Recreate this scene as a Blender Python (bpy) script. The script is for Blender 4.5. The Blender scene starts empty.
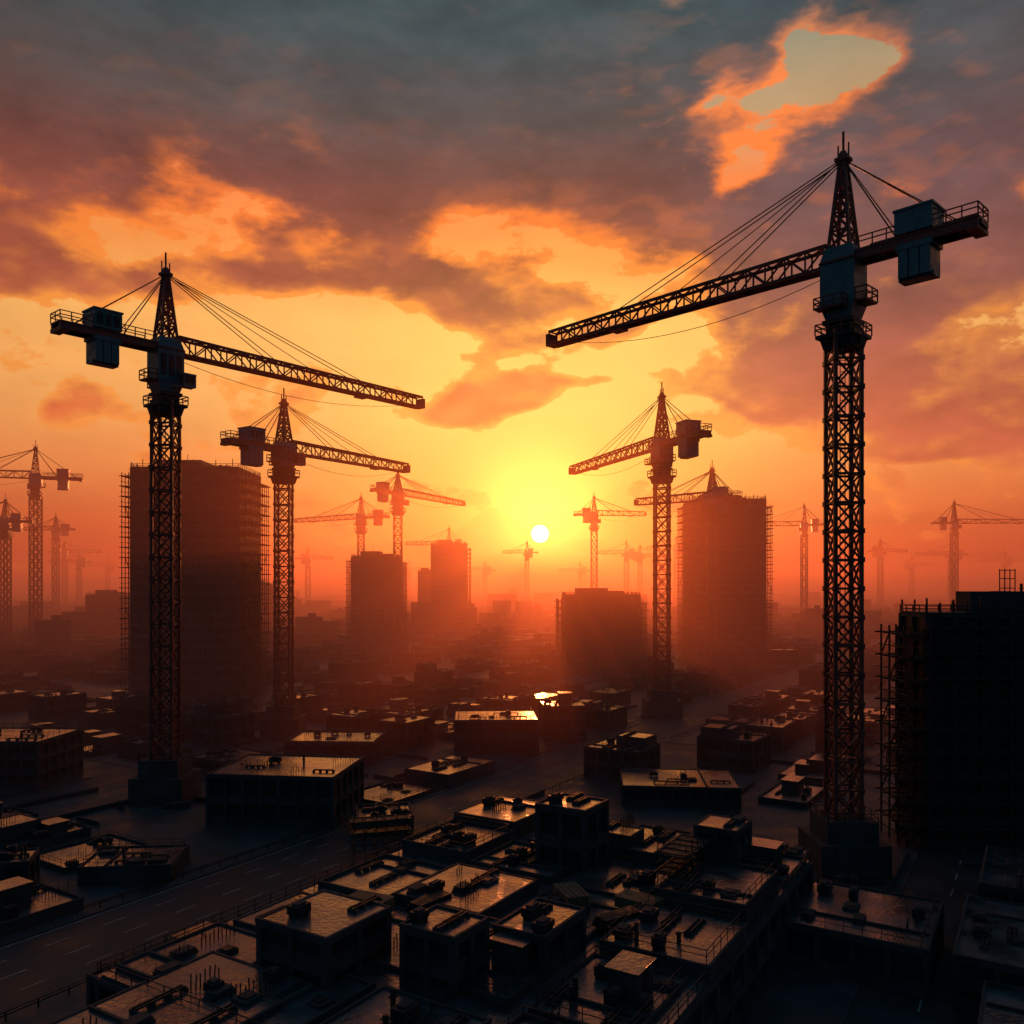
import bpy, math, random
from mathutils import Vector, Matrix
R=random.Random(7)
scene=bpy.context.scene
COL=scene.collection
def lin(c):
    return tuple(((x/255)/12.92 if x/255<=0.04045 else (((x/255)+0.055)/1.055)**2.4) for x in c)

# ------------------------------------------------------------------ materials
def mat(name,base,rough=0.5,metal=0.0,var=0.35,scale=0.4,rvar=0.15,bump=0.0,bscale=3.0,tile=None,spec=0.5,coat=0.0):
    m=bpy.data.materials.new(name); m.use_nodes=True
    nt=m.node_tree; N=nt.nodes; L=nt.links
    b=N['Principled BSDF']
    b.inputs['Metallic'].default_value=metal
    b.inputs['Specular IOR Level'].default_value=spec
    b.inputs['Coat Weight'].default_value=coat; b.inputs['Coat Roughness'].default_value=0.2; b.inputs['Coat IOR'].default_value=1.6
    geo=N.new('ShaderNodeNewGeometry')
    no=N.new('ShaderNodeTexNoise'); no.inputs['Scale'].default_value=scale; no.inputs['Detail'].default_value=3; no.inputs['Roughness'].default_value=0.62
    L.new(geo.outputs['Position'],no.inputs['Vector'])
    cr=N.new('ShaderNodeValToRGB')
    lo=tuple(c*(1-var) for c in base); hi=tuple(c*(1+var) for c in base)
    cr.color_ramp.elements[0].position=0.32; cr.color_ramp.elements[0].color=(*lo,1)
    cr.color_ramp.elements[1].position=0.68; cr.color_ramp.elements[1].color=(*hi,1)
    L.new(no.outputs['Fac'],cr.inputs['Fac']); L.new(cr.outputs['Color'],b.inputs['Base Color'])
    mr=N.new('ShaderNodeMapRange'); mr.inputs['From Min'].default_value=0.35; mr.inputs['From Max'].default_value=0.65
    mr.inputs['To Min'].default_value=max(0.05,rough-rvar); mr.inputs['To Max'].default_value=min(1,rough+rvar)
    L.new(no.outputs['Fac'],mr.inputs['Value']); L.new(mr.outputs['Result'],b.inputs['Roughness'])
    last=None
    if bump>0:
        nb=N.new('ShaderNodeTexNoise'); nb.inputs['Scale'].default_value=bscale; nb.inputs['Detail'].default_value=2
        L.new(geo.outputs['Position'],nb.inputs['Vector'])
        bp=N.new('ShaderNodeBump'); bp.inputs['Strength'].default_value=bump; bp.inputs['Distance'].default_value=0.1
        L.new(nb.outputs['Fac'],bp.inputs['Height']); last=bp
    if tile:
        br=N.new('ShaderNodeTexBrick'); br.inputs['Scale'].default_value=1.0
        br.inputs['Brick Width'].default_value=tile; br.inputs['Row Height'].default_value=tile*0.6
        br.inputs['Mortar Size'].default_value=0.05
        br.inputs['Color1'].default_value=(1,1,1,1); br.inputs['Color2'].default_value=(0.5,0.5,0.5,1); br.inputs['Mortar'].default_value=(0,0,0,1)
        vr=N.new('ShaderNodeVectorRotate'); vr.rotation_type='Z_AXIS'; vr.inputs['Angle'].default_value=math.radians(-58)
        L.new(geo.outputs['Position'],vr.inputs['Vector']); L.new(vr.outputs[0],br.inputs['Vector'])
        bp=N.new('ShaderNodeBump'); bp.inputs['Strength'].default_value=0.8; bp.inputs['Distance'].default_value=0.07
        L.new(br.outputs['Color'],bp.inputs['Height'])
        if last: L.new(last.outputs[0],bp.inputs['Normal'])
        last=bp
    if last:
        L.new(last.outputs[0],b.inputs['Normal'])
        if coat: L.new(last.outputs[0],b.inputs['Coat Normal'])
    return m
M_steel=mat('painted_steel',(0.20,0.045,0.032),0.55,0.0,0.4,0.8,spec=.45)
M_dark=mat('dark_steel',(0.025,0.025,0.03),0.6,0.3,0.3,1.0)
M_cab=mat('cab_paint',(0.06,0.13,0.155),0.5,0.0,0.3,0.7)
M_glass=mat('window_glass',(0.02,0.022,0.025),0.45,0,0.2,0.2,0.04,spec=0.25)
M_concd=mat('dark_concrete',(0.045,0.048,0.052),0.8,0,0.4,0.25,0.12,0.3,1.2,spec=.3)
M_roof=mat('wet_roof_membrane',(0.045,0.060,0.070),0.33,0,0.5,0.22,0.18,0.4,2.0,tile=2.2,spec=.8,coat=0.7)
M_asph=mat('asphalt',(0.035,0.038,0.044),0.62,0,0.4,0.12,0.10,0.4,2.0,spec=.35)
M_ground=mat('site_ground',(0.04,0.042,0.046),0.75,0,0.5,0.06,0.15,0.6,0.8,spec=.3)
M_pave=mat('paving',(0.045,0.052,0.060),0.62,0,0.4,0.15,0.14,0.3,2.0,tile=3.0,spec=.4)
M_mark=mat('road_paint',(0.3,0.3,0.29),0.6,0,0.6,0.8)
M_timber=mat('timber',(0.16,0.10,0.06),0.7,0,0.4,1.5)

# ------------------------------------------------------------------ mesh builder
class MB:
    def __init__(s): s.v=[];s.f=[];s.m=[]
    def beam(s,p,q,t,mi=0,t2=None):
        p=Vector(p);q=Vector(q);d=q-p
        if d.length<1e-5:return
        d.normalize()
        up=Vector((0,0,1)) if abs(d.z)<0.95 else Vector((1,0,0))
        a=d.cross(up).normalized()*t/2; b=a.cross(d).normalized()*(t2 or t)/2
        n=len(s.v)
        for c in (p,q):
            for k,l in ((-1,-1),(1,-1),(1,1),(-1,1)): s.v.append(tuple(c+a*k+b*l))
        for k in range(4):
            l=(k+1)%4; s.f.append((n+k,n+l,n+4+l,n+4+k)); s.m.append(mi)
        s.f.append((n+3,n+2,n+1,n)); s.f.append((n+4,n+5,n+6,n+7)); s.m+= [mi,mi]
    def box(s,c,sz,mi=0,rot=0,top=None,tm=None):
        ca,sa=math.cos(rot),math.sin(rot); n=len(s.v)
        for z,(w,d) in ((0,(sz[0],sz[1])),(sz[2],top or (sz[0],sz[1]))):
            for k,l in ((-1,-1),(1,-1),(1,1),(-1,1)):
                x=k*w/2;y=l*d/2
                s.v.append((c[0]+x*ca-y*sa,c[1]+x*sa+y*ca,c[2]+z))
        for k in range(4):
            l=(k+1)%4; s.f.append((n+k,n+l,n+4+l,n+4+k)); s.m.append(mi)
        s.f.append((n+3,n+2,n+1,n)); s.m.append(mi)
        s.f.append((n+4,n+5,n+6,n+7)); s.m.append(mi if tm is None else tm)
    def quad(s,pts,mi=0):
        n=len(s.v); s.v+= [tuple(p) for p in pts]; s.f.append(tuple(range(n,n+len(pts)))); s.m.append(mi)
    def mesh(s,name,mats):
        me=bpy.data.meshes.new(name); me.from_pydata(s.v,[],s.f)
        for m in mats: me.materials.append(m)
        me.polygons.foreach_set('material_index',s.m); me.update()
        return me
    def obj(s,name,mats,parent=None,loc=None,rz=0):
        o=bpy.data.objects.new(name,s.mesh(name,mats)); COL.objects.link(o)
        if parent: o.parent=parent
        if loc: o.location=loc
        o.rotation_euler=(0,0,rz)
        return o
def empty(name,loc,rz=0):
    o=bpy.data.objects.new(name,None); COL.objects.link(o); o.location=loc; o.rotation_euler=(0,0,rz); o.empty_display_size=2
    return o

def railing(b,pts,h,t,mi,closed=True,step=2.0):
    n=len(pts)
    for i in range(n if closed else n-1):
        p=Vector(pts[i]);q=Vector(pts[(i+1)%n])
        for hh in (h,h*0.55): b.beam(p+Vector((0,0,hh)),q+Vector((0,0,hh)),t,mi)
        k=max(1,int((q-p).length/step))
        for j in range(k+1):
            c=p.lerp(q,j/k); b.beam(c,c+Vector((0,0,h)),t,mi)

# ------------------------------------------------------------------ tower crane
def crane(x,y,ang,w,zf,zs,zj,za,jl,cl,det=2):
    root=empty('tower_crane',(x,y,0))
    a=math.radians(ang); h=w*0.36
    tc=0.10*w; tb=0.05*w
    if det==0: tc*=1.3; tb*=1.5
    b=MB()
    fw=w*1.9
    b.box((0,0,-0.1),(fw,fw,zf*0.62+0.1),0)
    b.box((0,0,zf*0.62),(fw*0.74,fw*0.74,zf*0.38),0)
    if det==2:
        railing(b,[(-fw*.36,-fw*.36,zf),(fw*.36,-fw*.36,zf),(fw*.36,fw*.36,zf),(-fw*.36,fw*.36,zf)],1.2,0.1,1)
        for i in range(6):
            b.box((R.uniform(-fw*.8,fw*.8),-fw*0.62-R.random(),0),(R.uniform(1,2.5),R.uniform(.8,1.5),R.uniform(.6,1.8)),0,R.random())
    b.obj('foundation',[M_concd,M_dark],root)
    # mast
    b=MB()
    sec=h*2.2; n=max(4,round((zs-zf)/sec)); st=(zs-zf)/n
    C=[(-h,-h),(h,-h),(h,h),(-h,h)]
    for c in C: b.beam((c[0],c[1],zf),(c[0],c[1],zs),tc)
    for i in range(n):
        z0=zf+i*st; z1=z0+st
        for k in range(4):
            p,q=C[k],C[(k+1)%4]
            b.beam((*p,z0),(*q,z0),tb*1.25)
            if det>0:
                b.beam((*p,z0),(*q,z1),tb); b.beam((*q,z0),(*p,z1),tb)
            else:
                if i%2: b.beam((*p,z0),(*q,z1),tb)
                else: b.beam((*q,z0),(*p,z1),tb)
        if det==2:
            for xx in (-0.12,0.02): b.beam((xx*w,-h*0.2,z0),(xx*w,-h*0.2,z1),0.1)
            for j in range(int(st/0.8)): b.beam((-.12*w,-h*.2,z0+j*.8),(.02*w,-h*.2,z0+j*.8),0.08)
            for c in C: b.box((c[0],c[1],z0-0.35),(tc*1.5,tc*1.5,0.7),0)
            if i%4==2: b.box((w*.1,0,z0+tb),(w*0.35,w*0.5,0.1),0)
    b.obj('mast',[M_steel],root)
    # slewing platform
    b=MB()
    dw=w*1.12
    b.box((0,0,zs-0.5*w),(w*.8,w*.8,0.3*w),1,top=(w*.95,w*.95))
    b.box((0,0,zs-0.2*w),(dw,dw,0.1*w),1)
    if det: railing(b,[(-dw/2,-dw/2,zs-.1*w),(dw/2,-dw/2,zs-.1*w),(dw/2,dw/2,zs-.1*w),(-dw/2,dw/2,zs-.1*w)],0.3*w,0.03*w,0,step=w*.3)
    b.box((0,0,zs-0.1*w),(w*0.7,w*0.7,0.3*w),1)
    b.box((0,0,zs+0.2*w),(w*.85,w*.85,0.12*w),1)
    b.obj('slewing_platform',[M_steel,M_dark],root,rz=a)
    # machinery housing
    b=MB()
    zb=zs+0.32*w; ht=zj+0.25*w-zb; hx=w*.98; hy=w*.84
    b.box((0,0,zb),(w*0.7,w*0.7,0.2*ht),1,top=(hx,hy))
    b.box((0,0,zb+0.2*ht),(hx,hy,0.62*ht),1)
    b.box((0,0,zb+0.82*ht),(hx,hy,0.18*ht),1,top=(w*.75,w*.7))
    if det:
        for i in range(3):
            b.box((-w*.3+i*w*.3,-hy/2-.01*w,zb+0.3*ht),(w*0.2,0.03*w,0.38*ht),2)
        for sy in (-1,1): b.box((0,sy*(hy/2+.02*w),zb+0.78*ht),(hx*1.04,0.05*w,0.05*w),0)
        by=hy/2
        b.box((w*0.1,by+w*.18,zb+0.12*ht),(w*.8,w*0.34,0.06*w),0)
        railing(b,[(-w*.3,by+w*.03,zb+.12*ht),(-w*.3,by+w*.34,zb+.12*ht),(w*.5,by+w*.34,zb+.12*ht),(w*.5,by+w*.03,zb+.12*ht)],0.32*w,0.03*w,0,closed=False,step=w*.25)
        b.box((-hx/2-w*.16,0,zb+0.18*ht),(w*0.32,w*.7,0.06*w),0)
        railing(b,[(-hx/2,-w*.35,zb+.2*ht),(-hx/2-w*.32,-w*.35,zb+.2*ht),(-hx/2-w*.32,w*.35,zb+.2*ht),(-hx/2,w*.35,zb+.2*ht)],0.34*w,0.03*w,0,closed=False,step=w*.25)
    b.obj('machinery_housing',[M_steel,M_cab,M_dark],root,rz=a)
    # operator cab
    b=MB()
    cx,cy,cz=w*0.5,-w*0.62,zb+0.1*ht
    b.box((cx,cy,cz),(w*.46,w*.36,w*.12),0); b.box((cx,cy,cz+w*.12),(w*.43,w*.33,w*.3),1)
    b.box((cx,cy,cz+w*.42),(w*.5,w*.4,w*.07),0)
    for k in (-1,1):
        for l in (-1,1): b.beam((cx+k*w*.22,cy+l*w*.17,cz),(cx+k*w*.22,cy+l*w*.17,cz+w*.45),.04*w,0)
    b.beam((0,-w*.35,cz+w*.05),(cx,cy,cz+w*.05),.1*w,0)
    b.obj('operator_cab',[M_cab,M_glass],root,rz=a)
    # apex tower
    b=MB(); z0=zj+0.2*w; H=za-z0; rb=w*0.30; rt=w*0.06
    nn=5 if det else 3
    def rr(t): return rb+(rt-rb)*t
    SG=((-1,-1),(1,-1),(1,1),(-1,1))
    for k,(sx,sy) in enumerate(SG):
        b.beam((sx*rb,sy*rb,z0),(sx*rt,sy*rt,za),tc*.8)
        sx2,sy2=SG[(k+1)%4]
        for i in range(nn):
            t0,t1=i/nn,(i+1)/nn
            b.beam((sx*rr(t0),sy*rr(t0),z0+H*t0),(sx2*rr(t1),sy2*rr(t1),z0+H*t1),tb)
            b.beam((sx2*rr(t0),sy2*rr(t0),z0+H*t0),(sx*rr(t1),sy*rr(t1),z0+H*t1),tb)
            b.beam((sx*rr(t1),sy*rr(t1),z0+H*t1),(sx2*rr(t1),sy2*rr(t1),z0+H*t1),tb)
    b.box((0,0,za-0.1*w),(w*.38,w*.34,0.1*w),0); b.box((0,0,za),(w*.28,w*.26,0.2*w),0,top=(w*.12,w*.12))
    b.beam((0,0,za),(0,0,za+w*.75),0.05*w)
    for k in (-.15,.15): b.beam((k*w,0,za),(k*w,0,za+w*.4),0.035*w)
    b.obj('apex_tower',[M_steel],root,rz=a)
    # jib : box truss
    b=MB(); jw=w*0.42; jh=w*0.62; tj=0.085*w*(1.2 if det==0 else 1); tbj=tb*.85
    zb0=zj-jh*0.35; zt0=zb0+jh; x0=w*0.4
    def top(u): return zt0-(0.22*jh*u)
    nb=max(8,round((jl-x0)/(jh*1.05)))
    if det==0: nb=max(8,nb//2)
    X=[x0+(jl-x0)*i/nb for i in range(nb+1)]
    for sy in (-1,1):
        b.beam((x0,sy*jw/2,zb0),(jl,sy*jw/2,zb0),tj); b.beam((x0,sy*jw/2,zt0),(jl,sy*jw/2,top(1)),tj)
    for i in range(nb+1):
        u=i/nb
        for sy in (-1,1): b.beam((X[i],sy*jw/2,zb0),(X[i],sy*jw/2,top(u)),tbj)
        b.beam((X[i],-jw/2,zb0),(X[i],jw/2,zb0),tbj); b.beam((X[i],-jw/2,top(u)),(X[i],jw/2,top(u)),tbj)
        if i<nb:
            u2=(i+1)/nb
            for sy in (-1,1):
                if i%2: b.beam((X[i],sy*jw/2,zb0),(X[i+1],sy*jw/2,top(u2)),tbj)
                else: b.beam((X[i],sy*jw/2,top(u)),(X[i+1],sy*jw/2,zb0),tbj)
            b.beam((X[i],-jw/2,zb0),(X[i+1],jw/2,zb0),tbj); b.beam((X[i],jw/2,top(u)),(X[i+1],-jw/2,top(u2)),tbj)
    if det==2: b.box(((x0+jl)/2,0,zb0+.06),(jl-x0,jw*.5,.08),0)
    b.box((jl+.08*w,0,zb0-.03*w),(.16*w,jw*1.1,.72*jh),0)
    tx=jl*0.72
    b.box((tx,0,zb0-.13*w),(.5*w,jw*1.1,.07*w),0)
    b.obj('jib',[M_steel],root,rz=a)
    # counter jib
    b=MB(); gh=0.26*w; gw=w*0.72; zg=zj-gh
    for sy in (-1,1): b.box((-(cl+w*.4)/2,sy*gw*.42,zg),(cl-w*.4,gw*.14,gh),0)
    b.box((-(cl+w*.4)/2,0,zg+gh*.8),(cl-w*.38,gw*1.05,gh*.22),0)
    for i in range(int(cl/(w*.5))): b.box((-w*.6-i*w*.5,0,zg+gh*.2),(.1*w,gw*.7,gh*.4),0)
    if det:
        zr=zj+0.02*w; g2=gw*.52
        railing(b,[(-w*.6,-g2,zr),(-cl,-g2,zr),(-cl,g2,zr),(-w*.6,g2,zr)],0.3*w,0.028*w,0,closed=False,step=w*.35)
    b.box((-cl+.15*w,0,zg-.06*w),(.3*w,gw*1.15,.5*gh),0)
    b.obj('counter_jib',[M_steel],root,rz=a)
    b=MB(); mx=-cl+1.55*w
    b.box((mx,0,zj+0.03*w),(.95*w,gw*1.2,0.6*w),0); b.box((mx,0,zj+.63*w),(1.02*w,gw*1.28,.06*w),0)
    if det:
        for i in range(3): b.box((mx-.28*w+i*.28*w,-gw*.61,zj+.15*w),(.18*w,.04*w,.36*w),1)
    b.obj('winch_house',[M_cab,M_dark],root,rz=a)
    b=MB()
    for i in range(3): b.box((mx-.28*w+i*.28*w,0,zg-0.85*w),(.25*w,gw*1.0,1.0*w-gh*.4),0)
    b.box((mx,0,zg-.9*w),(.9*w,gw*.6,.12*w),0); b.box((mx,0,zg-.12*w),(.94*w,gw*1.06,.12*w),0)
    b.obj('counterweight',[M_cab],root,rz=a)
    # cables
    b=MB(); ct=0.02*w if det==2 else 0.028*w
    ap=za-0.04*w
    for fr in (0.36,0.72):
        u=(jl*fr-x0)/(jl-x0)
        for sy in (-1,1): b.beam((0,sy*rt,ap),(jl*fr,sy*jw*.45,top(u)),ct*1.2)
    b.beam((0,0,ap),(jl*.52,0,top(.5)),ct)
    for fr in (0.5,0.92):
        for sy in (-1,1): b.beam((0,sy*rt,ap),(-cl*fr+.2*w,sy*gw*.48,zj),ct*1.5)
    if det:
        P=None
        for i in range(15):
            t=i/14; xx=w*.5+(jl*.9-w*.5)*t
            z=zb0-0.1*w-4*t*(1-t)*w*.55-(1-t)*w*0.1
            q=(xx,0,z)
            if P: b.beam(P,q,ct*.8)
            P=q
    b.obj('stay_cables',[M_dark],root,rz=a)
    return root

CR=[ # x,y,ang,w,zf,zs,zj,za,jl,cl,det
 (46.6,120,134,5.0,7.5,75.5,86,100,56,18.0,2),
 (-64.4,158.7,50,5.1,8,74,84.4,98,65,19.5,2),
 (-60.7,227,56,5.2,8,69.5,76.5,88.5,49,18.5,2),
 (46,262,110,5.7,8,74,83.5,98,67,24,2),
 (88.9,379,142,6.0,8,71,79,91,38,13,1),
 (-70.2,525,64,6.4,9,86,97,108,82,26,1),
 (-109.7,620,146,6.0,8,80,89.5,103,69,26,1),
 (65.6,682,3,6.4,8,86,97,110,41,16,1),
 (-68,922,178,6.5,8,76,85,101,46,20,0),
 (24,1365,176,8.0,8,83,93,108,38,18,0),
 (292,853,170,7.0,8,91,101,119,60,21,0),
 (442,853,-4,7.0,8,93,103,122,85,22,0),
 (-293,525,200,7.0,8,96,107,124,60,26,1),
 (-289,487,188,5.6,8,69,77,88,50,15,1),
 (-493,922,170,7.0,8,91,101,113,42,22,0),
 (-760,1450,10,9,8,85,97,112,60,26,0),
 (-700,1380,185,8,8,68,78,90,45,20,0),
 (-330,1380,5,9,8,72,84,98,40,20,0),
 (183,1365,175,9,8,82,92,108,48,22,0),
 (225,1500,5,9,8,82,92,108,48,22,0),
 (285,1480,165,9,8,95,105,122,50,22,0),
 (600,1390,8,9,8,85,96,112,46,22,0),
 (705,1370,176,9,8,80,90,108,56,26,0),
 (890,1900,4,10,8,75,86,104,50,24,0),
 (1010,1750,174,10,8,78,90,108,50,24,0),
 (-230,1900,4,10,8,62,75,94,50,24,0),
 (-60,1900,176,10,8,62,75,90,44,24,0),
 (160,2000,174,10,8,62,75,92,50,24,0),
 (-900,1900,174,10,8,72,84,100,60,24,0),
]
for c in CR: crane(*c)

# ------------------------------------------------------------------ scaffold
def scaffold(b,p0,p1,depth,z0,z1,mi,fl=3.4,bay=2.6,t=0.16,prot=0.5):
    p0=Vector(p0);p1=Vector(p1);d=(p1-p0);Ln=d.length;d.normalize()
    nrm=Vector((d.y,-d.x,0)); n=max(1,round(Ln/bay)); k=max(1,round((z1-z0)/fl)); st=(z1-z0)/k
    for off in (0.4,depth):
        for i in range(n+1):
            c=p0+d*Ln*i/n+nrm*off; b.beam((c.x,c.y,z0),(c.x,c.y,z1+1.2*(R.random()<.6)),t,mi)
        for j in range(1,k+1):
            z=z0+j*st
            a_=p0+nrm*off-d*prot; c_=p1+nrm*off+d*prot
            b.beam((a_.x,a_.y,z),(c_.x,c_.y,z),t,mi)
            b.beam((a_.x,a_.y,z-st*.55),(c_.x,c_.y,z-st*.55),t*.7,mi)
    for j in range(1,k+1):
        z=z0+j*st
        a_=p0+nrm*(depth+.4)*.5; c_=p1+nrm*(depth+.4)*.5; m=(a_+c_)/2
        if R.random()<0.9: b.box((m.x,m.y,z-.18),(Ln+2*prot,depth+.3,.12),mi+0,math.atan2(d.y,d.x))
        for i in range(n+1):
            c=p0+d*Ln*i/n; b.beam(c+nrm*.4+Vector((0,0,z)),c+nrm*(depth+prot)+Vector((0,0,z)),t,mi)
        i=(j*2)%n if n>1 else 0
        q0=p0+d*Ln*i/n+nrm*depth; q1=p0+d*Ln*min(n,i+1)/n+nrm*depth
        b.beam((q0.x,q0.y,z-st),(q1.x,q1.y,z),t*.8,mi)

# ------------------------------------------------------------------ buildings
def facade(b,sx,sy,z0,z1,fl,bay,mw,mg,pr=0.35):
    b.box((0,0,z0),(sx-2*pr,sy-2*pr,z1-z0-.02),mg)
    k=max(1,round((z1-z0)/fl)); st=(z1-z0)/k
    for j in range(k+1):
        zz=z0+j*st; b.box((0,0,zz-(.45 if j else 0)),(sx,sy,.45 if j else .5),mw)
        if 0<j<=k:
            b.box((0,0,zz-st+.5 if j==1 else zz-st),(sx-pr*1.2,sy-pr*1.2,.9),mw)
    for s_,ln,ax in ((sx,sx,0),(sy,sy,1)):
        n=max(1,round(ln/bay))
        for i in range(n+1):
            p=-ln/2+.3+(ln-.6)*i/n
            for sg in (-1,1):
                off=(sy if ax==0 else sx)/2-pr/2+.03
                c=(p,sg*off) if ax==0 else (sg*off,p)
                b.box((c[0],c[1],z0),(.55 if ax==0 else pr,pr if ax==0 else .55,z1-z0-.1),mw)

def roofclutter(b,sx,sy,z,rng,mc,md,n=6):
    for i in range(n):
        x=rng.uniform(-sx*.38,sx*.38); y=rng.uniform(-sy*.38,sy*.38); r=rng.random()
        if r<.25:
            w=rng.uniform(1.0,2.2);d=rng.uniform(.8,1.4);h=rng.uniform(.5,.9)
            b.box((x,y,z+.25),(w,d,h),md); b.box((x,y,z+.25+h),(w*.6,d*.6,.15),mc)
            for k in (-1,1): b.box((x+k*w*.35,y,z),(.15,d*.9,.25),md)
        elif r<.5:
            L_=rng.uniform(3,min(sx,sy)*.45)
            for q in range(2): b.beam((x-L_/2,y+q*.4,z+.35),(x+L_/2,y+q*.4,z+.35),.16,md)
            for q in range(4): b.box((x-L_/2+L_*q/3,y+.2,z),(.2,.9,.28),mc)
        elif r<.6:
            b.box((x,y,z),(rng.uniform(1.2,2.2),rng.uniform(1.2,1.8),.3),mc); b.box((x,y,z+.3),(1.0,.9,.12),md)
        elif r<.82:
            for q in range(rng.randint(3,9)): b.beam((x+q*.45,y,z),(x+q*.45+rng.uniform(-.1,.1),y,z+rng.uniform(.6,1.5)),.08,md)
        elif r<.9:
            b.beam((x,y,z),(x,y,z+rng.uniform(.8,1.8)),.3,md); b.box((x,y,z+.8),(.55,.55,.1),md)
        else:
            for q in range(3): b.box((x,y,z+q*.2),(2.4-q*.3,1.1,.14),mc,rng.uniform(-.05,.05))

def lowrise(b,sx,sy,h,rng,off=(0,0),z0=0,clut=6,fl=3.3,detail=True,bulk=.4):
    """slots: 0 wall,1 glass,2 roof,3 dark metal"""
    t=MB()
    if detail and h>2.6: facade(t,sx,sy,z0,z0+h,fl,3.2,0,1)
    else: t.box((0,0,z0),(sx,sy,h),0)
    zr=z0+h
    t.box((0,0,zr+.004),(sx-.5,sy-.5,.12),2)
    ph=rng.choice((.2,.3,.45))
    for sg in (-1,1):
        t.box((0,sg*(sy/2-.12),zr+.002),(sx+.1,.26,ph),0); t.box((sg*(sx/2-.12),0,zr+.002),(.26,sy-.52,ph),0)
    if sx>8 and sy>8 and rng.random()<bulk:
        w=rng.uniform(2.5,sx*.35);d=rng.uniform(2.5,sy*.35);hh=rng.uniform(1.4,2.6)
        x=rng.uniform(-sx*.25,sx*.25);y=rng.uniform(-sy*.25,sy*.25)
        t.box((x,y,zr+.12),(w,d,hh),0); t.box((x,y,zr+.12+hh),(w+.4,d+.4,.16),0,tm=2)
        t.box((x,y-d/2-.03,zr+.12),(.9,.06,min(2,hh-.2)),3)
    if sx>9 and rng.random()<.6:
        x=rng.choice((-1,1))*sx*.22
        t.box((x,0,zr+.125),(.25,sy-.8,.25),0)
    if sx>10 and rng.random()<.35:
        railing(t,[(-sx*.45,-sy*.45,zr+.12),(sx*.45,-sy*.45,zr+.12),(sx*.45,sy*.45,zr+.12),(-sx*.45,sy*.45,zr+.12)],1.1,.06,3,step=1.8)
    roofclutter(t,sx,sy,zr+.12,rng,0,3,clut)
    n=len(b.v)
    b.v+=[(v[0]+off[0],v[1]+off[1],v[2]) for v in t.v]
    b.f+=[tuple(i+n for i in f) for f in t.f]; b.m+=t.m
LM=[M_concd,M_glass,M_roof,M_dark]

def tower(name,x0,x1,y0,dep,h,scafs='LR',fl=3.6,crown=True,wings=None,mw=M_concd):
    cx=(x0+x1)/2; cy=y0+dep/2; sx=x1-x0; sy=dep
    root=empty(name,(cx,cy,0))
    b=MB(); facade(b,sx,sy,0,h,fl,4.2,0,1,0.5)
    b.box((0,0,h+.004),(sx-.8,sy-.8,.3),0)
    b.obj('structure',[mw,M_glass],root)
    b=MB()
    if crown:
        n=int(sx/2.0)
        for i in range(n+1):
            for yy in (-sy/2+.4,sy/2-.4):
                if R.random()<.85: b.beam((-sx/2+.4+(sx-.8)*i/n,yy,h),(-sx/2+.4+(sx-.8)*i/n,yy,h+R.uniform(.8,3.0)),.22,1)
        railing(b,[(-sx/2+.2,-sy/2+.2,h),(sx/2-.2,-sy/2+.2,h),(sx/2-.2,sy/2-.2,h),(-sx/2+.2,sy/2-.2,h)],1.3,.14,1)
        b.box((-sx*.12,0,h+.3),(sx*.42,sy*.5,3.2),0); b.box((sx*.22,sy*.1,h+.3),(sx*.2,sy*.3,1.8),0)
        b.beam((-sx*.1,0,h+3),(-sx*.1,0,h+6.5),.16,1)
        roofclutter(b,sx,sy,h+.3,R,0,1,10)
    b.obj('roof_structures',[mw,M_dark],root)
    b=MB()
    if 'L' in scafs: scaffold(b,(-sx/2,sy/2,0),(-sx/2,-sy/2,0),2.8,0,h-3,0,fl=fl,t=.24,prot=1.0)
    if 'R' in scafs: scaffold(b,(sx/2,-sy/2,0),(sx/2,sy/2,0),2.8,0,h-4,0,fl=fl,t=.24,prot=1.0)
    if 'F' in scafs: scaffold(b,(-sx/2,-sy/2,0),(sx/2,-sy/2,0),1.8,0,h-2,0,fl=fl,bay=3.2)
    if b.v: b.obj('scaffolding',[M_dark],root)
    for i,(wx,wy,wsx,wsy,wh) in enumerate(wings or []):
        b=MB(); lowrise(b,wsx,wsy,wh,R,(wx,wy)); b.obj('podium_wing',LM,root)
    return root
tower('unfinished_tower_block',-133,-95,297,26,81,'LR')
tower('unfinished_tower_block',-101,-72,535,26,58,'LR',wings=[(0,-16,42,8,9)])
tower('unfinished_tower_block',-65,-37,682,26,73,'R',wings=[(-22,0,16,24,26),(16,0,12,24,22)])
tower('unfinished_tower_block',25.5,62,411,28,35,'LRF')
tower('unfinished_tower_block',91,127,426,28,83,'LR',wings=[(6,-20,50,12,8)])
tower('unfinished_tower_block',62.5,110,129,9,35.5,'LF',wings=None)
tower('unfinished_tower_block',-300,-276,600,24,33,'R')
tower('unfinished_tower_block',-200,-183,640,22,40,'L')
tower('unfinished_tower_block',-84,-70,760,20,52,'')
tower('unfinished_tower_block',395,430,700,24,28,'L')
tower('unfinished_tower_block',150,172,640,22,26,'R')
b=MB(); lowrise(b,36,6,2.6,R,(90,134),z0=35.9,clut=8,detail=False)
for i in range(9): b.beam((80+i*2.6,133,38),(80+i*2.6,133,39.6+R.random()*1.6),.12,3)
for i in range(4): b.beam((76+i*.8,133,38),(76+i*.8,133,42.5),.12,3)
for z in (39.5,41,42.3): b.beam((76,133,z),(78.4,133,z),.12,3)
b.obj('rooftop_plant_room',LM)

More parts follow.
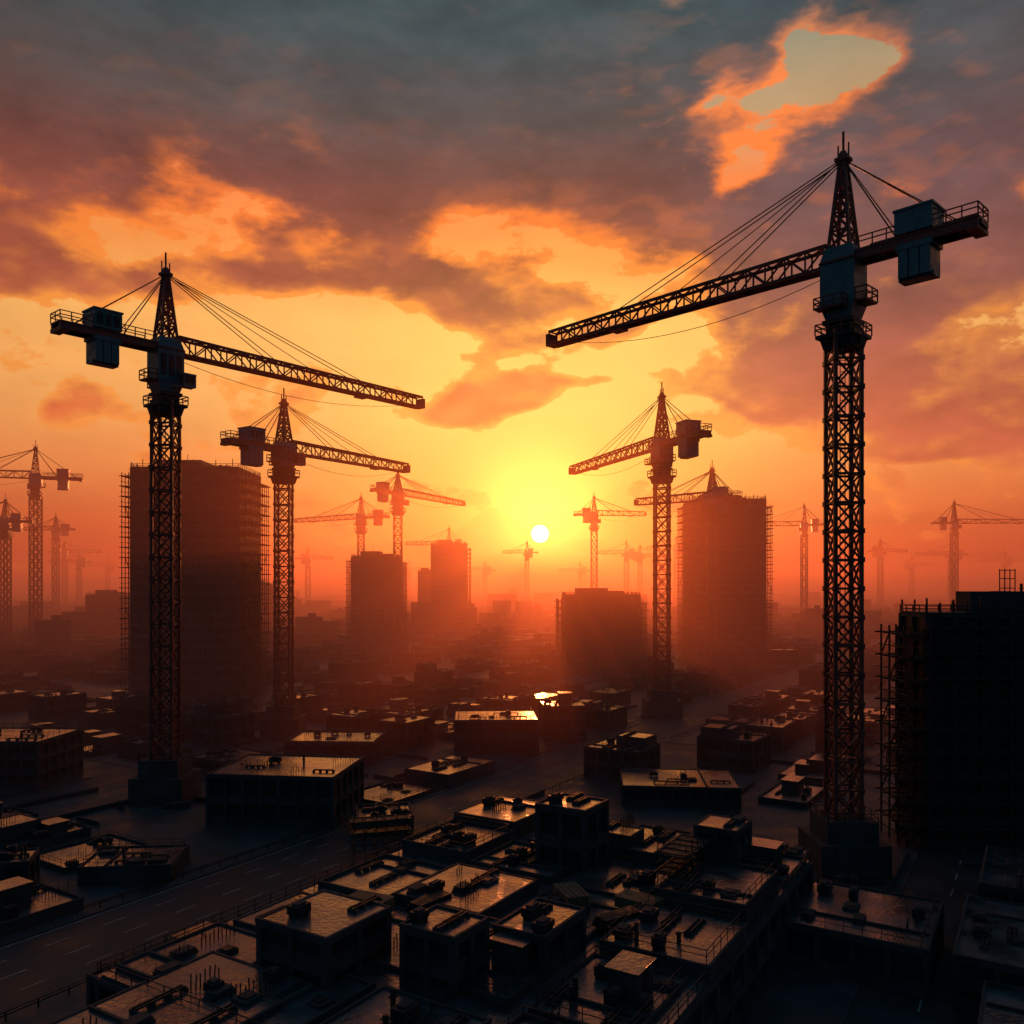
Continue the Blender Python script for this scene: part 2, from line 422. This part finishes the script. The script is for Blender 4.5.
# ------------------------------------------------------------------ street grid
ANG=math.radians(58.3); U=Vector((math.cos(ANG),math.sin(ANG),0)); W=Vector((U.y,-U.x,0)); P0=Vector((-51,88,0))
def ST(s,t,z=0): p=P0+U*s+W*t; return Vector((p.x,p.y,z))
def toST(x,y): d=Vector((x,y,0))-P0; return d.dot(U),d.dot(W)
troads=[(0,8)]+[(80+75*i,5.5) for i in range(10)]+[(-72-75*i,5.5) for i in range(10)]
sroads=[(-210,5),(-120,5),(-32,5)]+[(62+90*i,5) for i in range(14)]
troads.sort(); sroads.sort()
b=MB(); G=9000
b.quad([(-G,-G/3,0),(G,-G/3,0),(G,G,0),(-G,G,0)]); b.obj('ground',[M_ground])
b=MB()
s0,s1=-260,1300; t0,t1=-800,800
for t,hw in troads: b.quad([ST(s0,t-hw,.004),ST(s0,t+hw,.004),ST(s1,t+hw,.004),ST(s1,t-hw,.004)][::-1])
for s,hw in sroads: b.quad([ST(s-hw,t0,.008),ST(s-hw,t1,.008),ST(s+hw,t1,.008),ST(s+hw,t0,.008)][::-1])
o=b.obj('road',[M_asph])
b=MB()
def dash(s,t,l,w):
    b.quad([ST(s,t-w/2,.012),ST(s+l,t-w/2,.012),ST(s+l,t+w/2,.012),ST(s,t+w/2,.012)])
for t,hw in troads:
    if abs(t)>320: continue
    s=-100
    while s<500:
        if all(abs(s+1.5-q)>8 for q,_ in sroads):
            dash(s,t,3,.18)
            if t==0:
                dash(s,4,3,.14); dash(s,-4,3,.14)
        s+=7
    if t==0:
        for i in range(len(sroads)-1):
            a_,c_=sroads[i][0]+6,sroads[i+1][0]-6
            if a_<700:
                for k in (-7.5,7.5): dash(a_,k,c_-a_,.16)
b.obj('road_markings',[M_mark])
for sg in (-1,1):
    b=MB()
    for i in range(len(sroads)-1):
        a_,c_=sroads[i][0]+8,sroads[i+1][0]-8
        if a_>600: continue
        for zz in (.55,.8): b.beam(ST(a_,sg*9.2,zz+.13),ST(c_,sg*9.2,zz+.13),.12,0)
        q=a_
        while q<c_: b.beam(ST(q,sg*9.2,.13),ST(q,sg*9.2,1.0),.12,0); q+=3
    b.obj('guard_rail',[M_dark])
blocks=[]
b=MB()
for i in range(len(sroads)-1):
    for j in range(len(troads)-1):
        sa=sroads[i][0]+5; sb=sroads[i+1][0]-5; ta=troads[j][0]+troads[j][1]; tb_=troads[j+1][0]-troads[j+1][1]
        c=ST((sa+sb)/2,(ta+tb_)/2)
        if c.y<10 or c.y>1100 or abs(c.x)>0.85*c.y+90: continue
        blocks.append((sa,sb,ta,tb_))
        b.box((c.x,c.y,-.05),(sb-sa,tb_-ta,.18),0,ANG)
b.obj('pavement',[M_pave])

# ------------------------------------------------------------------ exclusion list
EX=[(c[0],c[1],c[3]*1.6) for c in CR]
def tw(x0,x1,y0,d): EX.append(((x0+x1)/2,y0+d/2,math.hypot(x1-x0,d)/2+1))
for a_ in ((-133,-95,297,26),(-103,-72,520,40),(-80,-30,682,26),(25,62,411,28),(85,135,410,44),(-300,-276,600,24),(-200,-183,640,22),(-84,-70,760,20),(395,430,700,24),(150,172,640,22)): tw(*a_)
RECT=[(58,112,124,142)]
manual=[ # X,Y,sx,sy,h,rot
 (-39,149,22,17,8.2,-0.12),(-4,208,20,15,8,0.05),(13,222,11,11,9,0.1),(31,160,21,15,3.6,-0.1),
 (-52,118,12,9,2.2,0.1),(-66,112,6,6,4,0.3),(-21,140,9,9,2.5,0.2),(-103,175,22,16,9,-0.05),(-40,195,20,14,5,-.05),
 (38,92,15,14,4.5,ANG),(52,84,18,14,5,ANG),(44,68,16,12,3.4,ANG),(62,100,16,12,6,ANG),(33,104,6,5,7,ANG)]
for m in manual: EX.append((m[0],m[1],math.hypot(m[2],m[3])/2-1))
for i,m in enumerate(manual):
    b=MB(); lowrise(b,m[2],m[3],m[4],R,clut=9,bulk=.2); b.obj('low_rise_building',LM,loc=(m[0],m[1],.13),rz=m[5])
def blocked(x,y,r):
    for ex in EX:
        if math.hypot(x-ex[0],y-ex[1])<r+ex[2]: return True
    for q in RECT:
        if q[0]-r<x<q[1]+r and q[2]-r<y<q[3]+r: return True
    s,t=toST(x,y)
    if -12<s<62 and 12<t<74: return True
    return False
variants=[]
for i in range(22):
    b=MB(); rg=random.Random(100+i)
    sx=rg.uniform(12,19); sy=rg.uniform(9,14); h=rg.choice((.5,.9,1.2,1.8,2.4,3.4,3.6,4.2,5,6.6,7))
    lowrise(b,sx,sy,h,rg,clut=7)
    if rg.random()<.4: lowrise(b,sx*.5,sy*.55,rg.uniform(1.8,2.8),rg,(sx*.2,-sy*.18),z0=h+.2,clut=2,bulk=0)
    me=b.mesh('low_rise_building',LM); variants.append((me,sx,sy,h))
far=MB(); wall=MB()
for (sa,sb,ta,tb_) in blocks:
    ns,nt=4,4
    for i in range(ns):
        for j in range(nt):
            s=sa+(sb-sa)*(i+.5)/ns+R.uniform(-1.5,1.5); t=ta+(tb_-ta)*(j+.5)/nt+R.uniform(-1,1)
            p=ST(s,t)
            if p.y<52 or R.random()<(.2 if t<0 else .14): continue
            me,sx,sy,h=R.choice(variants)
            if p.y<175 and h>3.6: continue
            if blocked(p.x,p.y,6.0): continue
            if p.y<480:
                o=bpy.data.objects.new('low_rise_building',me); COL.objects.link(o); o.location=(p.x,p.y,.13)
                o.rotation_euler=(0,0,ANG+R.choice((0,math.pi))+R.uniform(-.04,.04)); f=R.uniform(.75,1.0); o.scale=(f,f,R.uniform(.8,1.15))
                if p.y>290: o.material_slots[2].link='OBJECT'; o.material_slots[2].material=M_concd
            else:
                hh=R.uniform(2,8)+ (R.random()<.07)*R.uniform(5,18)
                far.box((p.x,p.y,0),(sx,sy,hh),0,ANG,tm=1)
                if R.random()<.5: far.box((p.x+2,p.y,hh),(sx*.3,sy*.3,2.5),0,ANG,tm=1)
    c=ST((sa+sb)/2,(ta+tb_)/2)
    if c.y<420 and not (-12<(sa+sb)/2<62 and 12<(ta+tb_)/2<74):
        for k in range(6):
            tt=ta+(tb_-ta)*R.choice((.02,.25,.5,.75,.98)); s_=R.uniform(sa+2,sb-20); L_=R.uniform(8,34)
            if s_+L_>sb-1: L_=sb-1-s_
            wall.beam(ST(s_,tt,.5),ST(s_+L_,tt,.5),.25,0,R.choice((.8,1.0)))
            ss=sa+(sb-sa)*R.choice((.02,.25,.5,.75,.98)); t_=R.uniform(ta+1,tb_-15); L_=R.uniform(6,14)
            wall.beam(ST(ss,t_,.5),ST(ss,t_+L_,.5),.25,0,.8)
wall.obj('boundary_wall',[M_concd])
for i in range(1100):
    y=R.uniform(900,3600); x=R.uniform(-.8,.8)*y; hh=R.uniform(4,12)+(R.random()<.06)*R.uniform(6,22); s_=R.uniform(14,45)
    far.box((x,y,0),(s_,s_*.7,hh),0,ANG,tm=1)
far.obj('distant_city_blocks',[M_concd,M_concd])

# ------------------------------------------------------------------ foreground podium
root=empty('construction_podium',ST(25,45,.13),ANG)
rg=random.Random(21)
b=MB(); facade(b,62,44,0,7.2,3.6,4.0,0,1,.4); b.box((0,0,7.204),(61.3,43.3,.3),2)
b.obj('deck',LM,root)
b=MB(); cs,ct_=5,4
for i in range(cs):
    for j in range(ct_):
        x=-31+62*(i+.5)/cs; y=-22+44*(j+.5)/ct_; w=62/cs-.6-rg.random()*3; d=44/ct_-.5-rg.random()*2
        r=rg.random(); h=.15 if r<.5 else (.5 if r<.75 else (1.1 if r<.92 else 2.0))
        lowrise(b,w,d,h,rg,(x+rg.uniform(-.8,.8),y+rg.uniform(-.5,.5)),z0=7.51,clut=rg.randint(5,10),detail=False,bulk=.12)
b.obj('roof_terraces',LM,root)
b=MB()
railing(b,[(-30.7,-21.7,7.5),(30.7,-21.7,7.5),(30.7,21.7,7.5),(-30.7,21.7,7.5)],1.1,.07,3)
b.obj('edge_railing',LM,root)
def volbox(X,Y,sx,sy,h,z0=7.5,rot=ANG,cl=3):
    b=MB(); rgl=random.Random(int(X*13+Y*7)); lowrise(b,sx,sy,h,rgl,(0,0),z0=0,clut=cl,bulk=0)
    o=b.obj('rooftop_block',LM,root)
    m=Matrix.Translation((X,Y,z0+.13))@Matrix.Rotation(rot,4,'Z')
    rm=Matrix.Translation(root.location)@Matrix.Rotation(ANG,4,'Z')
    o.matrix_local=rm.inverted()@m
for v_ in ((7,99,6,6.5,8,6.5),(-16,73,8,8,5.2,6.5),(-5.5,70,5,5.5,5.6,6.5),(2.5,74,7.5,5,3.4,7.5),(24,97,5.5,5,5.2,7.5),(13,104,4,5,2.4,7.5)): volbox(*v_)
for (X,Y,sx,sy,h,c) in ((-25,64,16,12,8.0,8),(-11,58,14,10,6.0,6),(-30,80,14,11,4.5,5),(10,52,12,8,3.5,4)):
    b=MB(); lowrise(b,sx,sy,h,rg,clut=c,bulk=.2); b.obj('low_rise_building',LM,loc=(X,Y,.13),rz=ANG)

b=MB(); scaffold(b,(0,0,0),(7,0,0),3.5,0,4,0,fl=2,bay=1.75,t=.09); b.obj('scaffold_tower',[M_dark],loc=(15,90,8),rz=ANG)
b=MB(); scaffold(b,(0,0,0),(8,0,0),3,0,5,0,fl=1.7,bay=1.6,t=.11); b.obj('scaffold_tower',[M_dark],loc=(-24,128,.13),rz=.3)
def stack(name,x,y,z,kind,rz):
    b=MB()
    if kind==0:
        for l in range(3):
            for k in range(6-l):
                b.beam((-2.2,(k-(5-l)/2)*.42,.35+l*.36),(2.2,(k-(5-l)/2)*.42,.35+l*.36),.34,0)
        for k in (-1.5,0,1.5): b.box((k,0,0),(.2,2.8,.16),1)
    else:
        for l in range(4):
            for k in range(5): b.box(((k-2)*.5,0,.2+l*.3),(.42,4.2,.22),1,R.uniform(-.03,.03))
            b.box((0,-1.3,.1+l*.3),(2.4,.12,.1),1); b.box((0,1.3,.1+l*.3),(2.4,.12,.1),1)
    b.obj(name,[M_dark,M_timber],loc=(x,y,z),rz=rz)
for (x,y,k,rz) in ((-8,84,0,.9),(10,80,0,.6),(12.5,84,1,.9),(6,86,1,.3),(-14,84,1,1.1),(20,84,0,1.2)): stack('pipe_stack' if k==0 else 'timber_stack',x,y,8.0,k,rz)

# ------------------------------------------------------------------ haze (real homogeneous volume)
def haze(name,x0,x1,y0,y1,z0,z1,dens,col,g,em):
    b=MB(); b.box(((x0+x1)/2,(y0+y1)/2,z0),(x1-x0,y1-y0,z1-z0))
    m=bpy.data.materials.new(name); m.use_nodes=True; nt=m.node_tree; nt.nodes.clear()
    out=nt.nodes.new('ShaderNodeOutputMaterial'); vs=nt.nodes.new('ShaderNodeVolumePrincipled')
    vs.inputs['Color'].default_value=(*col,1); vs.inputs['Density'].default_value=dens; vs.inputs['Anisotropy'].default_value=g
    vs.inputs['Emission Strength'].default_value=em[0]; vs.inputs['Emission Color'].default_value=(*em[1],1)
    nt.links.new(vs.outputs[0],out.inputs['Volume'])
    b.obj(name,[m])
# the faint emission term stands for multiply-scattered skylight inside the haze layer
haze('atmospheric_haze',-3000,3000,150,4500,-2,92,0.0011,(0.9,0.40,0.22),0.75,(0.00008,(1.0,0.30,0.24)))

# ------------------------------------------------------------------ sun
az=math.radians(1.88); el=math.radians(3.42)
sd=Vector((math.sin(az)*math.cos(el),math.cos(az)*math.cos(el),math.sin(el)))
sl=bpy.data.lights.new('sun','SUN'); sl.energy=2.8; sl.angle=math.radians(0.6); sl.color=(1.0,0.24,0.07)
so=bpy.data.objects.new('sun',sl); COL.objects.link(so); so.rotation_euler=(-sd).to_track_quat('-Z','Y').to_euler()
so.location=(0,0,300)

# ------------------------------------------------------------------ sky
wd=bpy.data.worlds.new('World'); scene.world=wd; wd.use_nodes=True
wd.cycles.sampling_method='NONE'
nt=wd.node_tree; nt.nodes.clear(); NN=nt.nodes; LL=nt.links
class E:
    def __init__(s,k): s.k=k
def _s(x,inp):
    if isinstance(x,E): LL.new(x.k,inp)
    else: inp.default_value=x
def mth(op,a,b=None,c=None,clamp=False):
    n=NN.new('ShaderNodeMath'); n.operation=op; n.use_clamp=clamp
    _s(a,n.inputs[0])
    if b is not None:_s(b,n.inputs[1])
    if c is not None:_s(c,n.inputs[2])
    return E(n.outputs[0])
E.__add__=lambda a,b:mth('ADD',a,b); E.__radd__=lambda a,b:mth('ADD',b,a)
E.__sub__=lambda a,b:mth('SUBTRACT',a,b); E.__rsub__=lambda a,b:mth('SUBTRACT',b,a)
E.__mul__=lambda a,b:mth('MULTIPLY',a,b); E.__rmul__=lambda a,b:mth('MULTIPLY',b,a)
E.__truediv__=lambda a,b:mth('DIVIDE',a,b)
def sm(x,a,b,lo=0.,hi=1.):
    n=NN.new('ShaderNodeMapRange'); n.interpolation_type='SMOOTHSTEP'; _s(x,n.inputs['Value'])
    n.inputs['From Min'].default_value=a;n.inputs['From Max'].default_value=b;n.inputs['To Min'].default_value=lo;n.inputs['To Max'].default_value=hi
    return E(n.outputs['Result'])
def xyz(x,y,z=0.):
    n=NN.new('ShaderNodeCombineXYZ'); _s(x,n.inputs[0]);_s(y,n.inputs[1]);_s(z,n.inputs[2]); return E(n.outputs[0])
def noise(v,scale,det=6,ro=.55):
    n=NN.new('ShaderNodeTexNoise'); n.noise_dimensions='2D'; _s(v,n.inputs['Vector']); n.inputs['Scale'].default_value=scale;n.inputs['Detail'].default_value=det
    n.inputs['Roughness'].default_value=ro; return E(n.outputs['Fac'])
def voro(v,scale,det=1,ro=.5):
    n=NN.new('ShaderNodeTexVoronoi'); n.feature='F1'; n.voronoi_dimensions='2D'; n.normalize=True; _s(v,n.inputs['Vector']); n.inputs['Scale'].default_value=scale
    n.inputs['Detail'].default_value=det; n.inputs['Roughness'].default_value=ro
    return E(n.outputs['Distance'])
def ramp(x,st):
    n=NN.new('ShaderNodeValToRGB'); _s(x,n.inputs['Fac']); r=n.color_ramp
    while len(r.elements)<len(st): r.elements.new(1.0)
    for e_,(p,c) in zip(r.elements,st): e_.position=p
    for e_,(p,c) in zip(r.elements,st): e_.color=(*lin(c),1)
    return E(n.outputs['Color'])
def mix(f,a,b,mode='MIX'):
    n=NN.new('ShaderNodeMix'); n.data_type='RGBA'; n.blend_type=mode; n.clamp_factor=True
    _s(f,n.inputs[0])
    for x,i in ((a,6),(b,7)):
        if isinstance(x,E): LL.new(x.k,n.inputs[i])
        else: n.inputs[i].default_value=(*x,1)
    return E(n.outputs[2])
def scalec(c,f):
    n=NN.new('ShaderNodeVectorMath'); n.operation='SCALE'
    if isinstance(c,E): LL.new(c.k,n.inputs[0])
    else: n.inputs[0].default_value=c
    _s(f,n.inputs['Scale']); return E(n.outputs[0])
def addc(a,b):
    n=NN.new('ShaderNodeVectorMath'); n.operation='ADD'; LL.new(a.k,n.inputs[0]); LL.new(b.k,n.inputs[1]); return E(n.outputs[0])
tc=NN.new('ShaderNodeTexCoord'); sp=NN.new('ShaderNodeSeparateXYZ'); LL.new(tc.outputs['Generated'],sp.inputs[0])
dx,dy,dz=(E(sp.outputs[i]) for i in range(3))
hyp=mth('SQRT',dx*dx+dy*dy+1e-5)
a=mth('ARCTAN2',dx,dy); v=mth('MAXIMUM',mth('MINIMUM',dz/hyp,1.6),-0.2)
AS,VS=math.radians(1.88),0.0598
def gs(a0,v0,sa,sv,amp,A=None,Vv=None):
    A=A or a;Vv=Vv or v
    p=(A-a0)*(1/sa); q=(Vv-v0)*(1/sv)
    return mth('EXPONENT',(p*p+q*q)*-1.0)*amp
wn=noise(xyz(a*4.2,v*7.0),1.0,2,.5)-0.5
wn2=noise(xyz(a*4.2+7.7,v*7.0+3.1),1.0,2,.5)-0.5
aw=a+wn*0.25; vw=v+wn2*0.16
cov=sm(vw,.36,.47,-.20,.56)
for g in ((-.38,.325,.36,.036,.60),(-.05,.345,.14,.024,.42),(-.02,.228,.14,.018,.66),(.07,.29,.10,.018,.42),(-.25,.25,.10,.012,.2),
          (.42,.32,.24,.10,.78),(.25,.42,.12,.08,.35),(.50,.165,.24,.014,.36),(.25,.21,.12,.014,.3),(-.50,.20,.10,.012,.2),
          (.335,.58,.075,.06,-.85),(.27,.53,.05,.04,-.5),(.24,.48,.07,.03,-.5),(-.56,.62,.08,.03,-.6),(.57,.36,.03,.05,-.7),(.14,.67,.06,.03,-.6)):
    cov=cov+gs(*g,A=aw,Vv=vw)
# clear openings around the sun side of the bank
cov=cov+gs(-.10,.285,.075,.028,-.55)+gs(-.02,.165,.14,.024,-.45)
ra=(AS-a); rv=(VS-v); rl=mth('SQRT',ra*ra+rv*rv+1e-4)
def dens(A,Vv,d):
    n_=noise(xyz(A*4.6,Vv*8.6),1.0,d,.61)
    vo=voro(xyz(A*5.5+wn*.6,Vv*9.0+wn2*.6),1.6,1,.5)
    return (n_-.5)*2.0+(.36-vo)*.9
D0=dens(a,v,7); D1=dens(a+ra/rl*.02,v+rv/rl*.02,4)
D=D0+cov
alpha=sm(D,-.03,.07); thick=sm(D,.02,.50)
lit=sm(D0-D1,.0,.36)
soft=noise(xyz(a*9,v*18),1.0,4,.58)
clear=ramp(v,[(0,(124,46,42)),(.03,(170,64,46)),(.07,(222,104,56)),(.13,(244,146,78)),(.2,(252,174,96)),(.3,(255,182,98)),(.38,(255,152,74)),(.46,(250,134,70)),(.53,(196,156,112)),(.65,(132,140,120)),(1.0,(56,78,82))])
clear=scalec(clear,.86+soft*.28)
body=ramp(v,[(0,(190,80,52)),(.1,(220,100,56)),(.2,(216,100,58)),(.3,(180,86,60)),(.38,(150,74,58)),(.46,(116,68,62)),(.54,(86,72,72)),(.64,(66,76,80)),(1.0,(40,60,70))])
bodyR=ramp(v,[(0,(190,80,52)),(.1,(206,100,66)),(.2,(184,92,68)),(.3,(148,82,72)),(.42,(108,78,80)),(.54,(86,80,84)),(.64,(64,74,80)),(1.0,(40,60,70))])
body=mix(sm(a,.1,.35),body,bodyR)
litc=ramp(v,[(0,(250,130,60)),(.2,(255,160,72)),(.32,(255,150,62)),(.42,(255,126,50)),(.56,(255,134,66)),(.64,(190,122,86)),(.72,(96,104,100)),(1.0,(64,84,86))])
edge=1.0-thick
rimR=sm(a,.3,.42,1.,.6)
calm=1.0-sm(v,.42,.50)*sm(a,.24,.10)*.8
lf=mth('MINIMUM',(lit*(edge*1.0+.2)+edge*edge*.95)*rimR*calm,1.0)
body=scalec(body,.56+soft*.92)
cloud=mix(lf,body,litc)
sky=mix(alpha*.96,clear,cloud)
r2=ra*ra+rv*rv
sky=addc(sky,scalec((.34,.44,.05),mth('EXPONENT',r2*(-1/(.24*.24)))*(1.0-alpha*.6)))
sky=addc(sky,scalec((2.0,1.3,.22),mth('EXPONENT',r2*(-1/(.07*.07)))))
aa=mth('ABSOLUTE',a-AS)
sky=scalec(sky,sm(aa,.15,.8,1.06,.80))
back=ramp(v,[(0,(30,46,60)),(.15,(38,64,82)),(.5,(38,68,86)),(1.0,(36,62,80))])
back=scalec(back,.7+soft*.6)
sky=mix(sm(aa,.75,1.5),sky,back)
sky=mix(sm(dz/hyp,.75,1.3),sky,lin((42,72,90)))
sky=mix(sm(dz,-.06,-.005,1.,0.),sky,lin((40,20,22)))
nk=NN.new('ShaderNodeTexSky'); nk.sky_type='NISHITA'; nk.sun_disc=False; nk.sun_elevation=el; nk.sun_rotation=az
sky=addc(sky,scalec(E(nk.outputs[0]),.003))
disc=sm(rl,.0125,.0150,1.,0.)
sky=addc(sky,scalec((9,8,6),disc))
bg=NN.new('ShaderNodeBackground'); bg.inputs['Strength'].default_value=1.0; LL.new(sky.k,bg.inputs['Color'])
wo=NN.new('ShaderNodeOutputWorld'); LL.new(bg.outputs[0],wo.inputs['Surface'])

# ------------------------------------------------------------------ camera
cd=bpy.data.cameras.new('camera'); cd.lens=30; cd.sensor_width=36; cd.shift_y=73/1024; cd.clip_end=30000; cd.clip_start=.5
co=bpy.data.objects.new('camera',cd); COL.objects.link(co); co.location=(0,0,40); co.rotation_euler=(math.pi/2,0,0)
scene.camera=co
scene.view_settings.view_transform='Standard'; scene.view_settings.look='None'; scene.view_settings.exposure=0
